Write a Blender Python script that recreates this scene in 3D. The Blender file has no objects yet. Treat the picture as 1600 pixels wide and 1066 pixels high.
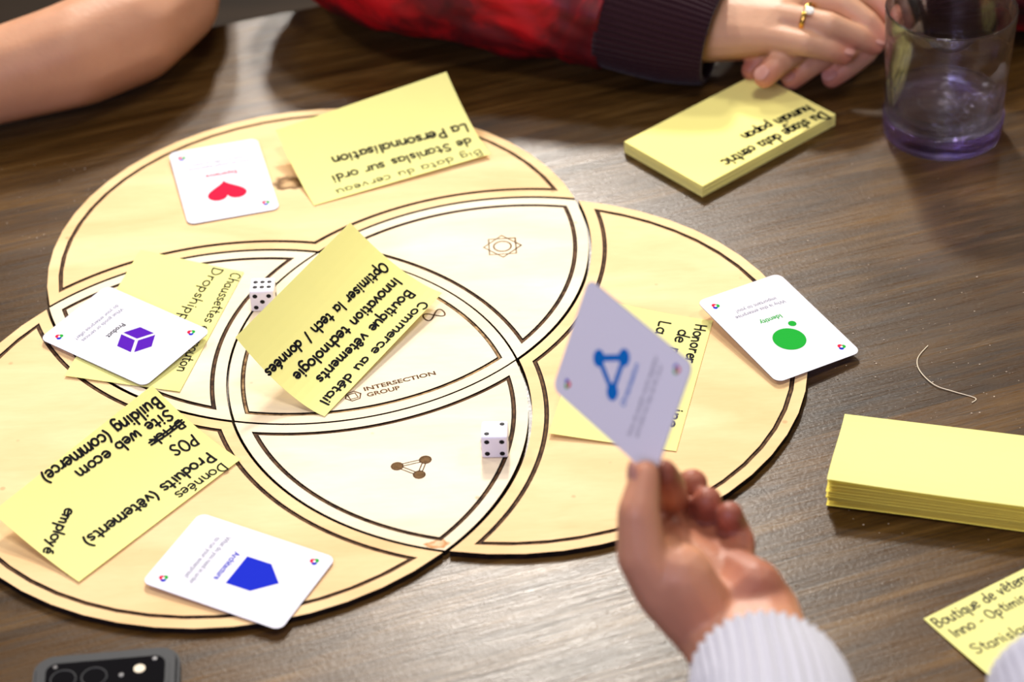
import bpy, bmesh, math, random
from mathutils import Vector, Matrix, noise
random.seed(7)
SC = bpy.context.scene
COL = SC.collection
PI = math.pi
V = Vector
# every number below is a position in metres in the room (table top at z = 0)
DATA = {"notes":{"center":[[0.05335,0.03601,0.01173],[-0.01717,-0.07209,0.0046],[-0.06757,-0.04073,0.04259],[-0.00216,0.06893,0.04563]],"LL":[[-0.06461,-0.10856,0.0052],[-0.14714,-0.20616,0.0052],[-0.19953,-0.15768,0.01651],[-0.11714,-0.06198,0.02632]],"top":[[0.08687,0.19966,0.00692],[-0.03116,0.15122,0.0046],[-0.05836,0.22037,0.02136],[0.05913,0.26524,0.03385]],"left":[[-0.0736,0.07902,0.0046],[-0.10499,-0.04187,0.0048],[-0.17643,-0.02138,0.0054],[-0.14225,0.10799,0.0056]],"right":[[0.21926,0.00304,0.0046],[0.18647,-0.11965,0.0046],[0.11401,-0.10029,0.0066],[0.14729,0.02227,0.0126]],"br":[[0.30542,-0.26229,0.0006],[0.41548,-0.19892,0.0006],[0.4534,-0.26479,0.0066],[0.34334,-0.32815,0.0036]]},"text":{"center":[["Commerce au détail",[0.01338,0.00568],[0.11917,0.00977],5.0,1.25],["Boutique vêtements",[0.01095,0.01936],[0.1064,0.02325],5.0,1.3],["Innovation technologie",[0.00864,0.03174],[0.11551,0.0356],5.0,1.32],["Optimiser la tech / données",[0.00503,0.04439],[0.12789,0.04996],4.6,1.25]],"top":[["Big data du cerveau",[0.00405,0.00616],[0.10884,0.00751],5.0,0.7],["de Stanislas sur ordi",[0.00599,0.01953],[0.10639,0.02164],5.4,1.15],["La Personnalisation",[0.0037,0.0327],[0.10024,0.03803],5.4,1.3]],"LL":[["Données",[0.0096,0.00431],[0.04514,0.00745],5.6,0.9],["Produits (vêtements)",[0.0092,0.01701],[0.10456,0.02131],5.8,1.3],["POS",[0.00631,0.03331],[0.02338,0.03635],6.0,1.2],["Brick",[0.00404,0.04719],[0.02782,0.04815],4.8,1.15],["Site web ecom",[0.00452,0.05652],[0.07474,0.06143],5.4,1.25],["Building (commerce)",[0.00371,0.06659],[0.09103,0.07318],5.8,1.3],["employé",[0.09425,0.04638],[0.12456,0.03164],4.8,1.15]],"left":[["Chaussettes en mouton",[0.00322,0.00549],[0.10839,0.00686],5.0,0.75],["Dropshipping",[0.00229,0.01913],[0.07631,0.02501],5.2,0.8]],"right":[["Honorer",[0.00617,0.00743],[0.04446,0.00744],5.2,1.05],["de n",[0.01364,0.01661],[0.03819,0.01892],5.4,1.05],["La u",[0.0088,0.03007],[0.03307,0.03109],5.2,1.05],["ine",[0.08965,0.00669],[0.10655,0.00705],4.6,1.0]],"br":[["Boutique de vêtements",[0.00212,0.00792],[0.0794,0.00637],5.4,0.75],["Inno - Optimiser",[0.00482,0.01869],[0.06132,0.01818],5.0,0.75],["Stanislas",[0.00554,0.03467],[0.0408,0.03646],5.2,0.7]]},"cards":{"identity":[[0.25742,-0.01152,0.00849],[[-0.8811,0.46814,0.06716],[-0.47106,-0.88134,-0.0367],[0.04201,-0.06398,0.99707]]],"product":[[-0.1427,0.01316,0.00811],[[-0.60324,0.79717,-0.02489],[-0.79602,-0.60372,-0.04333],[-0.04957,-0.00632,0.99875]]],"architecture":[[-0.05956,-0.20431,0.00619],[[-0.46347,0.88593,0.01798],[-0.88599,-0.46297,-0.02592],[-0.01464,-0.02794,0.9995]]],"experience":[[-0.09345,0.1847,0.00574],[[-0.97425,0.22528,0.00892],[-0.22543,-0.97397,-0.02372],[0.00335,-0.02512,0.99968]]],"held":[[0.1466,-0.27591,0.18385],[[0.32434,-0.50716,-0.7985],[0.22057,0.86141,-0.45752],[0.91987,-0.02773,0.39125]]]},"logo":{"identity":52.05785,"product":39.0194,"architecture":26.56505,"experience":77.81634,"held":49.08562},"hand":{"tip_t":[0.15452,-0.32442,0.16309],"ip_t":[0.15023,-0.33708,0.1514],"mcp_t":[0.15132,-0.34497,0.13112],"cmc_t":[0.16219,-0.34796,0.11397],"tip_i":[0.16389,-0.31194,0.15307],"dip_i":[0.16805,-0.29808,0.1333],"pip_i":[0.17001,-0.28188,0.10504],"mcp_i":[0.16506,-0.30406,0.1023],"tip_m":[0.18148,-0.27396,0.11215],"dip_m":[0.17394,-0.26528,0.09713],"pip_m":[0.17453,-0.27384,0.08919],"mcp_m":[0.17764,-0.30412,0.09562],"tip_r":[0.18746,-0.28822,0.11322],"dip_r":[0.18834,-0.28361,0.09946],"pip_r":[0.18832,-0.29127,0.09269],"mcp_r":[0.18817,-0.30931,0.09541],"tip_p":[0.19712,-0.30155,0.11551],"dip_p":[0.20004,-0.29642,0.10244],"pip_p":[0.20211,-0.30443,0.09852],"mcp_p":[0.19742,-0.31964,0.09834],"thenar":[0.1688,-0.34836,0.12005],"hypo":[0.20556,-0.34098,0.10332],"wr":[0.18305,-0.35417,0.08929],"wu":[0.20998,-0.34505,0.09136],"far":[0.19373,-0.3915,0.09307],"fau":[0.21357,-0.38346,0.09702],"fbr":[0.19433,-0.46767,0.11185],"fbu":[0.21161,-0.4629,0.11151],"c0":[0.20525,-0.39397,0.09642],"c1":[0.20473,-0.43208,0.10577],"c2":[0.20249,-0.51326,0.11798],"c3":[0.20427,-0.61501,0.13286]},"duo":{"wr":[0.23857,0.29856,0.033],"wr2":[0.24227,0.31481,0.04],"mcp_p":[0.28237,0.27014,0.046],"mcp_r":[0.29148,0.2818,0.054],"mcp_m":[0.30411,0.30579,0.056],"mcp_i":[0.31783,0.3357,0.054],"pip_p":[0.30617,0.25571,0.048],"dip_p":[0.32311,0.25568,0.042],"tip_p":[0.33337,0.25797,0.036],"pip_r":[0.32373,0.26456,0.056],"dip_r":[0.34352,0.26422,0.046],"tip_r":[0.35571,0.2663,0.038],"pip_m":[0.33659,0.28816,0.058],"dip_m":[0.35207,0.27577,0.05],"tip_m":[0.36041,0.26947,0.042],"pip_i":[0.34844,0.31785,0.056],"dip_i":[0.36328,0.30334,0.05],"tip_i":[0.36956,0.29526,0.044],"side":[0.26932,0.30214,0.024],"palm":[0.28144,0.34611,0.02],"thumb_b":[0.29655,0.369,0.02],"thumb_t":[0.32346,0.37266,0.026],"ringp":[0.30729,0.27411,0.057],"ringd":[0.32136,0.26655,0.056],"a_tip":[0.27212,0.28001,0.014],"a_dip":[0.27909,0.28325,0.02],"a_pip":[0.29163,0.28757,0.024],"b_tip":[0.27846,0.25082,0.026],"b_dip":[0.28625,0.25459,0.032],"b_pip":[0.29823,0.26646,0.034],"c_tip":[0.30004,0.26857,0.012],"c_dip":[0.30979,0.26987,0.02],"c_pip":[0.32398,0.27756,0.026],"d_tip":[0.32821,0.27095,0.01],"d_dip":[0.33823,0.27387,0.016],"d_pip":[0.35129,0.28009,0.024],"a_mcp":[0.33148,0.33433,0.026],"b_mcp":[0.33943,0.3265,0.03],"c_mcp":[0.35436,0.31968,0.032],"d_mcp":[0.36469,0.30583,0.03],"lw":[0.39422,0.35697,0.036],"lw2":[0.39342,0.33608,0.032],"le":[0.4598,0.36653,0.048],"br":[0.36774,0.32767,0.034],"s0":[0.2477,0.29073,0.036],"s1":[0.21862,0.30269,0.04],"s2":[0.18146,0.31933,0.046],"s3":[0.14384,0.33616,0.05],"s4":[0.09877,0.35387,0.052],"s5":[0.0439,0.37681,0.056],"s6":[-0.00485,0.40978,0.064],"s7":[-0.02237,0.46505,0.07],"r0":[0.39607,0.34546,0.036],"r1":[0.41925,0.34355,0.042],"r2":[0.44364,0.34146,0.048],"r3":[0.48381,0.35104,0.055],"r4":[0.54931,0.36428,0.07],"e0":[-0.12777,0.40941,0.052],"e1":[-0.13678,0.362,0.047],"e2":[-0.16378,0.32584,0.044],"e3":[-0.20404,0.29756,0.042],"e4":[-0.26442,0.27535,0.038],"e5":[-0.33416,0.26036,0.032],"u1":[-0.14775,0.54836,0.04],"u2":[-0.23035,0.72496,0.05]},"cam":[[0.09537,-1.1929,0.906],[[0.9988,0.049,-0.0],[-0.02967,0.60464,-0.79595],[-0.039,0.79499,0.60537]],3810.0409],"theta":0.26774}

# ------------------------------------------------------------------ camera
cam_d = bpy.data.cameras.new('camera')
cam = bpy.data.objects.new('camera', cam_d); COL.objects.link(cam); SC.camera = cam
cam_d.sensor_width = 36.0
cam_d.lens = DATA['cam'][2] * 36.0 / 1600.0
cm = Matrix([list(r) for r in DATA['cam'][1]]).to_4x4(); cm.translation = V(DATA['cam'][0])
cam.matrix_world = cm
cam_d.clip_start = 0.02
cam_d.dof.use_dof = True
cam_d.dof.focus_distance = 1.455
cam_d.dof.aperture_fstop = 5.6

# ------------------------------------------------------------------ light
SC.view_settings.view_transform = 'Standard'
SC.view_settings.look = 'None'
SC.view_settings.gamma = 1.0
SC.view_settings.use_curve_mapping = False
SC.view_settings.exposure = 0.22
wd = bpy.data.worlds.new('world'); SC.world = wd; wd.use_nodes = True
bgn = wd.node_tree.nodes['Background']
bgn.inputs[0].default_value = (0.76, 0.66, 0.64, 1); bgn.inputs[1].default_value = 0.13
def area(name, loc, target, size, power, color, shape='DISK'):
    d = bpy.data.lights.new(name, 'AREA'); d.shape = shape; d.size = size; d.energy = power; d.color = color
    o = bpy.data.objects.new(name, d); COL.objects.link(o); o.location = loc
    o.rotation_euler = (V(target) - V(loc)).to_track_quat('-Z', 'Y').to_euler()
    return o
area('key_lamp', (0.12, 2.10, 1.74), (0.05, 0, 0), 0.24, 56, (1.0, 0.94, 0.85))
area('left_ceiling_lamp', (-1.5, 0.9, 1.75), (0, 0, 0), 0.3, 13, (1.0, 0.93, 0.82))
area('right_ceiling_lamp', (1.7, 0.5, 1.75), (0, 0, 0), 0.3, 9, (1.0, 0.93, 0.82))
area('overhead_lamp', (0.25, -0.25, 1.75), (0.1, 0, 0), 0.4, 9, (1.0, 0.95, 0.88))
for k_, (x_, y_) in enumerate(((-.7, 2.6), (.93, 2.92), (1.12, 2.74))):
    area('ceiling_spot', (x_, y_, 1.78), (x_ * .3, 0, 0), 0.07, 0.7, (1.0, 0.93, 0.84))
area('near_lamp', (0.03, 1.48, 1.74), (0.05, 0, 0), 0.2, 11, (1.0, 0.94, 0.86))
area('far_lamp', (-0.22, 3.3, 1.74), (0, 0, 0), 0.25, 22, (1.0, 0.93, 0.84))
area('cool_front_fill', (-0.9, -2.6, 1.9), (0.05, -0.1, 0.05), 1.1, 39, (0.67, 0.64, 1.0), 'SQUARE')  # soft cool fill from the camera side, its source unseen and unknown

# ------------------------------------------------------------------ materials
def mat(name, rgb=(.8, .8, .8), rough=.5, spec=.5, metal=0.0, **kw):
    m = bpy.data.materials.new(name); m.use_nodes = True
    b = m.node_tree.nodes['Principled BSDF']
    b.inputs['Base Color'].default_value = (*rgb, 1)
    b.inputs['Roughness'].default_value = rough
    b.inputs['Metallic'].default_value = metal
    b.inputs['Specular IOR Level'].default_value = spec
    for k, v in kw.items():
        b.inputs[k.replace('_', ' ')].default_value = v
    return m
class NT:
    def __init__(s, m): s.t = m.node_tree; s.b = s.t.nodes['Principled BSDF']
    def n(s, ty, **kw):
        x = s.t.nodes.new(ty)
        for k, v in kw.items(): setattr(x, k, v)
        return x
    def l(s, a, b): s.t.links.new(a, b)
    def noise(s, vec, scale, detail=3, rough=.55, dist=0):
        x = s.n('ShaderNodeTexNoise'); x.inputs['Scale'].default_value = scale; x.inputs['Detail'].default_value = detail
        x.inputs['Roughness'].default_value = rough; x.inputs['Distortion'].default_value = dist
        if vec is not None: s.l(vec, x.inputs['Vector'])
        return x.outputs['Fac']
    def ramp(s, fac, stops):
        r = s.n('ShaderNodeValToRGB'); e = r.color_ramp.elements
        while len(e) < len(stops): e.new(.5)
        for q, (p, c) in zip(e, stops): q.position = p; q.color = (*c, 1) if len(c) == 3 else c
        s.l(fac, r.inputs['Fac']); return r.outputs['Color']
    def mix(s, fac, a, b, bt='MIX'):
        x = s.n('ShaderNodeMix', data_type='RGBA', blend_type=bt)
        if isinstance(fac, (int, float)): x.inputs[0].default_value = fac
        else: s.l(fac, x.inputs[0])
        for v, i in ((a, 6), (b, 7)):
            if isinstance(v, tuple): x.inputs[i].default_value = (*v, 1)
            else: s.l(v, x.inputs[i])
        return x.outputs[2]
    def math(s, op, a, b=None):
        x = s.n('ShaderNodeMath', operation=op)
        for v, i in ((a, 0), (b, 1)):
            if v is None: continue
            if isinstance(v, (int, float)): x.inputs[i].default_value = v
            else: s.l(v, x.inputs[i])
        return x.outputs[0]
    def bump(s, h, strength, dist):
        x = s.n('ShaderNodeBump'); x.inputs['Strength'].default_value = strength; x.inputs['Distance'].default_value = dist
        s.l(h, x.inputs['Height']); s.l(x.outputs['Normal'], s.b.inputs['Normal'])
    def scaled(s, vec, sc):
        x = s.n('ShaderNodeMapping'); x.inputs['Scale'].default_value = sc; s.l(vec, x.inputs['Vector']); return x
def pos(t): return t.n('ShaderNodeNewGeometry').outputs['Position']
def objc(t): return t.n('ShaderNodeTexCoord').outputs['Object']

def wood_table():
    m = mat('walnut_laminate', rough=.33, spec=.32); t = NT(m)
    oc = objc(t); info = t.n('ShaderNodeObjectInfo').outputs['Random']
    off = t.n('ShaderNodeCombineXYZ'); t.l(t.math('MULTIPLY', info, 7.0), off.inputs[0]); t.l(t.math('MULTIPLY', info, 3.0), off.inputs[1])
    add = t.n('ShaderNodeVectorMath', operation='ADD'); t.l(oc, add.inputs[0]); t.l(off.outputs[0], add.inputs[1])
    v = add.outputs[0]
    g1 = t.noise(t.scaled(v, (2.2, 26, 1)).outputs[0], 3.0, 5, .62, .6)
    g2 = t.noise(t.scaled(v, (7, 190, 1)).outputs[0], 3.0, 4, .7)
    g3 = t.noise(t.scaled(v, (2.0, 6, 1)).outputs[0], 2.0, 3)
    c1 = t.ramp(g1, [(.25, (.024, .0108, .0022)), (.5, (.068, .0345, .0085)), (.72, (.132, .074, .023))])
    c2 = t.ramp(g2, [(.33, (.35, .32, .30)), (.5, (1, 1, 1)), (.75, (1.35, 1.3, 1.25))])
    c = t.mix(.75, c1, c2, 'MULTIPLY')
    c3 = t.ramp(g3, [(.3, (.75, .74, .76)), (.7, (1.2, 1.15, 1.05))])
    c = t.mix(.8, c, c3, 'MULTIPLY')
    pt = t.ramp(info, [(0, (.84, .83, .86)), (1, (1.22, 1.18, 1.06))])
    c = t.mix(1.0, c, pt, 'MULTIPLY')
    t.l(c, t.b.inputs['Base Color'])
    r = t.ramp(g2, [(.3, (.37,) * 3), (.7, (.24,) * 3)]); t.l(r, t.b.inputs['Roughness'])
    h = t.math('ADD', t.math('MULTIPLY', g2, .7), t.math('MULTIPLY', t.noise(v, 420, 3), .3))
    t.bump(h, .55, .0006)
    return m
def birch(name, lo, mid, hi, knots=()):
    m = mat(name, rough=.62, spec=.12); t = NT(m); p = pos(t)
    rot = t.n('ShaderNodeMapping'); rot.inputs['Rotation'].default_value = (0, 0, -.9); rot.inputs['Scale'].default_value = (3.5, 13, 5); t.l(p, rot.inputs['Vector'])
    n1 = t.noise(rot.outputs[0], 2.2, 4, .5, .8)
    c = t.ramp(n1, [(.28, lo), (.5, mid), (.74, hi)])
    n2 = t.noise(t.scaled(p, (30, 130, 30)).outputs[0], 3.0, 3)
    c = t.mix(.25, c, t.ramp(n2, [(.3, (.86, .83, .78)), (.65, (1, 1, 1))]), 'MULTIPLY')
    sp = t.n('ShaderNodeTexVoronoi'); sp.inputs['Scale'].default_value = 34; t.l(p, sp.inputs['Vector'])
    c = t.mix(t.ramp(sp.outputs['Distance'], [(.035, (.55,) * 3), (.07, (0,) * 3)]), c, (.42, .27, .13))
    for (x, y, rx, ry, col, dk) in knots:
        d = t.n('ShaderNodeMapping', vector_type='POINT'); d.inputs['Location'].default_value = (-x / rx, -y / ry, 0); d.inputs['Scale'].default_value = (1 / rx, 1 / ry, 0)
        w = t.n('ShaderNodeVectorMath', operation='ADD'); t.l(p, w.inputs[0])
        nz = t.n('ShaderNodeTexNoise'); nz.inputs['Scale'].default_value = 110; t.l(p, nz.inputs['Vector'])
        sub = t.n('ShaderNodeVectorMath', operation='SUBTRACT'); t.l(nz.outputs['Color'], sub.inputs[0]); sub.inputs[1].default_value = (.5, .5, .5)
        sc = t.n('ShaderNodeVectorMath', operation='SCALE'); t.l(sub.outputs[0], sc.inputs[0]); sc.inputs['Scale'].default_value = .012
        t.l(sc.outputs[0], w.inputs[1]); t.l(w.outputs[0], d.inputs['Vector'])
        ln = t.n('ShaderNodeVectorMath', operation='LENGTH'); t.l(d.outputs[0], ln.inputs[0])
        c = t.mix(t.ramp(ln.outputs['Value'], [(.25, (.45,) * 3), (.62, (1,) * 3), (.75, (.75,) * 3), (1.0, (0,) * 3)]), c, t.mix(t.ramp(ln.outputs['Value'], [(.3, (0,) * 3), (.8, (1,) * 3)]), col, dk))
    t.l(c, t.b.inputs['Base Color'])
    t.bump(n2, .05, .0004)
    return m
def burnt(name, dark, light, scale=220):
    m = mat(name, rough=.8, spec=.15); t = NT(m); p = pos(t)
    n = t.noise(p, scale, 3); n2 = t.noise(p, 9, 2)
    c = t.ramp(n, [(.35, dark), (.7, light)])
    c = t.mix(t.ramp(n2, [(.45, (0,) * 3), (.65, (.4,) * 3)]), c, light)
    t.l(c, t.b.inputs['Base Color']); return m
def paper(name, rgb):
    m = mat(name, rgb, rough=.75, spec=.15); t = NT(m)
    n = t.noise(objc(t), 60, 2); t.l(t.mix(.06, (*rgb,), t.ramp(n, [(.3, (.8, .8, .7)), (.7, (1, 1, 1))]), 'MULTIPLY'), t.b.inputs['Base Color'])
    tr = t.n('ShaderNodeBsdfTranslucent'); tr.inputs[0].default_value = (*rgb, 1)
    mx = t.n('ShaderNodeMixShader'); mx.inputs[0].default_value = .22
    out = t.t.nodes['Material Output']; t.l(t.b.outputs[0], mx.inputs[1]); t.l(tr.outputs[0], mx.inputs[2]); t.l(mx.outputs[0], out.inputs[0])
    return m
def skin(name, base, flush_shade):
    m = mat(name, base, rough=.48, spec=.4); t = NT(m); p = objc(t)
    a = t.n('ShaderNodeAttribute', attribute_name='flush_shade').outputs['Fac']
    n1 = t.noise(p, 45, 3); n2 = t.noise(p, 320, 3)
    c = t.mix(t.math('MULTIPLY', a, .85), base, flush_shade)
    c = t.mix(.5, c, t.ramp(n1, [(.3, (.86, .78, .74)), (.7, (1.08, 1.05, 1.02))]), 'MULTIPLY')
    t.l(c, t.b.inputs['Base Color'])
    t.b.inputs['Subsurface Weight'].default_value = .22
    t.b.inputs['Subsurface Radius'].default_value = (1.0, .35, .2)
    t.b.inputs['Subsurface Scale'].default_value = .004
    t.bump(t.math('ADD', n2, t.math('MULTIPLY', n1, 1.5)), .25, .0008)
    return m
def knit(name, rgb, dark):
    m = mat(name, rgb, rough=.9, spec=.15); t = NT(m); p = objc(t)
    n = t.noise(p, 700, 3); n1 = t.noise(p, 25, 2)
    t.l(t.mix(t.math('MULTIPLY', n, .7), rgb, dark), t.b.inputs['Base Color'])
    t.b.inputs['Sheen Weight'].default_value = .15
    t.bump(t.math('ADD', n, n1), .4, .0012); return m

M = {}
M['table'] = wood_table()
M['crescent'] = birch('birch_plywood_amber', (.77, .50, .24), (.83, .57, .29), (.87, .64, .35),
                      knots=[(-.0490, .1800, .0135, .0100, (.26, .13, .04), (.07, .030, .008))])
M['lens'] = birch('birch_plywood_pale', (.84, .69, .46), (.885, .75, .54), (.91, .80, .61),
                  knots=[(.0492, -.1882, .0078, .0035, (.62, .28, .08), (.45, .20, .06))])
M['groove'] = burnt('burnt_groove', (.030, .012, .006), (.15, .075, .032))
M['groove_light'] = burnt('light_burnt_groove', (.10, .045, .016), (.52, .33, .15))
M['char'] = burnt('charred_edge', (.006, .004, .003), (.022, .012, .008))
M['engrave'] = burnt('engraved_mark', (.09, .045, .014), (.20, .11, .042), 350)
M['yellow'] = paper('yellow_note_paper', (.95, .925, .36))
M['pad'] = mat('yellow_pad_paper', (.94, .86, .28), .8, .1)
M['gap_shade_paper'] = mat('shaded_yellow_paper', (.90, .76, .13), .8, .1)  # deeper yellow paints the shade of the gaps into the lower sheets
M['ink'] = mat('black_marker_ink', (.006, .006, .008), .7, .05)
M['ink2'] = mat('thin_black_ink', (.03, .03, .035), .7, .05)
M['card'] = mat('white_card_stock', (.90, .90, .95), .6, .06)
def translucent(m, rgb, f):
    t = NT(m); tr = t.n('ShaderNodeBsdfTranslucent'); tr.inputs[0].default_value = (*rgb, 1)
    mx = t.n('ShaderNodeMixShader'); mx.inputs[0].default_value = f; out = t.t.nodes['Material Output']
    t.l(t.b.outputs[0], mx.inputs[1]); t.l(tr.outputs[0], mx.inputs[2]); t.l(mx.outputs[0], out.inputs[0])
translucent(M['card'], (.74, .72, 1.0), .24)
M['card_edge'] = mat('grey_card_edge', (.10, .09, .13), .6, .1)
M['grey'] = mat('grey_print', (.20, .20, .27), .7, .04)
M['red'] = mat('red_print', (.72, .008, .045), .7, .04)
M['green'] = mat('green_print', (.012, .36, .035), .7, .04)
M['blue'] = mat('blue_print', (.008, .022, .50), .7, .04)
M['purple'] = mat('purple_print', (.085, .008, .40), .7, .04)
M['sky'] = mat('sky_blue_print', (.005, .16, .55), .7, .04)
M['white'] = mat('white_print', (.95, .95, .97), .7, .04)
M['die'] = mat('white_acrylic', (.84, .83, .93), .35, .25)
M['pip'] = mat('black_pip_paint', (.006, .006, .008), .5, .15)
M['skin'] = skin('skin', (.56, .315, .195), (.52, .15, .095))
M['skin2'] = skin('tanned_skin', (.52, .265, .150), (.5, .2, .13))
M['skin3'] = skin('rosy_shaded_skin', (.60, .285, .165), (.22, .030, .018))  # dark red: finger redness plus the palm's shade, painted into the skin colour
M['nail'] = mat('fingernail', (.50, .235, .18), .4, .3)
M['red_satin'] = None
M['maroon'] = knit('maroon_knit', (.030, .007, .012), (.010, .003, .005))
M['wool'] = knit('white_wool', (.52, .52, .58), (.36, .36, .42))
M['gold'] = mat('gold', (.83, .50, .10), .22, .5, 1.0)
M['gem'] = mat('pale_polished_stone', (.95, .93, .80), .06, .9)
M['black_leather'] = mat('black_leather', (.006, .006, .007), .5, .4)
M['steel'] = mat('steel', (.7, .7, .72), .2, .5, 1.0)
M['phone'] = mat('charcoal_phone_case', (.018, .020, .024), .6, .4)
M['lensglass'] = mat('black_lens_glass', (.003, .003, .004), .06, .6)
M['flash'] = mat('cream_flash_diffuser', (.86, .76, .55), .3, .5)
M['hair'] = mat('pale_thread', (.80, .70, .52), .5, .4)
M['crumb'] = mat('pale_crumbs', (.62, .52, .40), .8, .2)
M['floor'] = mat('dark_floor_boards', (.040, .024, .014), .5, .3)
M['leg'] = mat('black_steel_leg', (.02, .02, .02), .4, .5)
def satin():
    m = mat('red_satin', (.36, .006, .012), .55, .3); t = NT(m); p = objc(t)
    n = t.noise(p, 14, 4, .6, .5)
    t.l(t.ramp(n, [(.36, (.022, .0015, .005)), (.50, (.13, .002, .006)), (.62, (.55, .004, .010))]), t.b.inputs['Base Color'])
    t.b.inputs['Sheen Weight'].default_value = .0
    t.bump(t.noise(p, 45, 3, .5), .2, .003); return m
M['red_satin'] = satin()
def glassm(name, rgb, ior=1.47, clear=.22):
    m = mat(name, rgb, 0.0, .5); b = m.node_tree.nodes['Principled BSDF']
    b.inputs['Transmission Weight'].default_value = 1.0; b.inputs['IOR'].default_value = ior
    t = NT(m); tr = t.n('ShaderNodeBsdfTransparent'); tr.inputs[0].default_value = (*rgb, 1)
    mx = t.n('ShaderNodeMixShader'); mx.inputs[0].default_value = clear; out = t.t.nodes['Material Output']
    t.l(t.b.outputs[0], mx.inputs[1]); t.l(tr.outputs[0], mx.inputs[2]); t.l(mx.outputs[0], out.inputs[0]); return m
M['glass'] = glassm('clear_glass', (.95, .94, 1.0), 1.47, .18)
M['violet'] = glassm('violet_tinted_glass', (.76, .66, 1.0), 1.4, .35)
M['water'] = glassm('water', (.98, .99, 1.0), 1.33, .35)
# floor: noise boards
t = NT(M['floor']); t.l(t.ramp(t.noise(t.scaled(pos(t), (1.5, 18, 1)).outputs[0], 2, 4), [(.3, (.010, .006, .003)), (.7, (.034, .020, .010))]), t.b.inputs['Base Color'])

# ------------------------------------------------------------------ helpers
def link(name, me, m=None, parent=None, smooth=False):
    o = bpy.data.objects.new(name, me); COL.objects.link(o)
    if m is not None:
        for x in (m if isinstance(m, (list, tuple)) else [m]): me.materials.append(x)
    if parent is not None: o.parent = parent
    if smooth: me.shade_smooth()
    return o
def obj(name, bm, m=None, parent=None, smooth=False):
    me = bpy.data.meshes.new(name); bm.normal_update(); bm.to_mesh(me); bm.free()
    return link(name, me, m, parent, smooth)
def pyd(name, vs, fs, m=None, parent=None, smooth=False, mi=None):
    me = bpy.data.meshes.new(name); me.from_pydata([tuple(v) for v in vs], [], fs); me.update()
    if mi: me.polygons.foreach_set('material_index', mi)
    return link(name, me, m, parent, smooth)
def tag(o, label=None, cat=None, group=None, kind=None):
    if label: o['label'] = label
    if cat: o['category'] = cat
    if group: o['group'] = group
    if kind: o['kind'] = kind
    return o
def empty(name, loc=(0, 0, 0), rz=0):
    o = bpy.data.objects.new(name, None); COL.objects.link(o); o.location = loc; o.rotation_euler = (0, 0, rz); o.empty_display_size = .02
    return o
def box_bm(x0, x1, y0, y1, z0, z1, bev=0, seg=2):
    bm = bmesh.new(); bmesh.ops.create_cube(bm, size=1)
    bmesh.ops.transform(bm, matrix=Matrix.Translation(((x0 + x1) / 2, (y0 + y1) / 2, (z0 + z1) / 2)) @ Matrix.Diagonal((x1 - x0, y1 - y0, z1 - z0, 1)), verts=bm.verts)
    if bev: bmesh.ops.bevel(bm, geom=bm.edges[:], offset=bev, segments=seg, affect='EDGES', profile=.5)
    return bm
def smoothpts(p, seg=5, closed=False):
    if len(p) < 3: return [tuple(a) for a in p]
    out = []; n = len(p); rng = range(n if closed else n - 1)
    for i in rng:
        if closed: a, b, c, d = p[(i - 1) % n], p[i], p[(i + 1) % n], p[(i + 2) % n]
        else: a, b, c, d = p[max(i - 1, 0)], p[i], p[i + 1], p[min(i + 2, n - 1)]
        for k in range(seg):
            s = k / seg
            out.append(tuple(.5 * (2 * b[j] + (c[j] - a[j]) * s + (2 * a[j] - 5 * b[j] + 4 * c[j] - d[j]) * s * s + (3 * b[j] - a[j] - 3 * c[j] + d[j]) * s ** 3) for j in range(len(b))))
    if not closed: out.append(tuple(p[-1]))
    return out
def ribbon(strokes, w, place):
    """flat ribbons with round ends along 2D strokes; place(x, y) -> 3D point"""
    vs, fs = [], []
    for st in strokes:
        n = len(st)
        if n == 1: st = [st[0], (st[0][0] + 1e-4 * 1, st[0][1])]; n = 2
        b0 = len(vs)
        for i in range(n):
            a, b = st[max(i - 1, 0)], st[min(i + 1, n - 1)]
            dx, dy = b[0] - a[0], b[1] - a[1]; L = math.hypot(dx, dy) or 1e-9
            nx, ny = -dy / L * w / 2, dx / L * w / 2
            x, y = st[i]
            vs += [place(x + nx, y + ny), place(x - nx, y - ny)]
            if i: q = b0 + 2 * i; fs.append((q - 2, q - 1, q + 1, q))
        for (x, y), (a, b) in ((st[0], (st[0], st[1])), (st[-1], (st[-2], st[-1]))):
            q = len(vs)
            for k in range(8): an = k * PI / 4; vs.append(place(x + math.cos(an) * w / 2, y + math.sin(an) * w / 2))
            fs.append(tuple(range(q, q + 8)))
    return vs, fs
def disc2(cx, cy, r, n=24): return [(cx + r * math.cos(2 * PI * k / n), cy + r * math.sin(2 * PI * k / n)) for k in range(n)]
def poly_print(name, polys, m, parent, z):
    vs, fs = [], []
    for p in polys:
        q = len(vs); vs += [(x, y, z) for x, y in p]; fs.append(tuple(range(q, q + len(p))))
    return pyd(name, vs, fs, m, parent)
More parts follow.
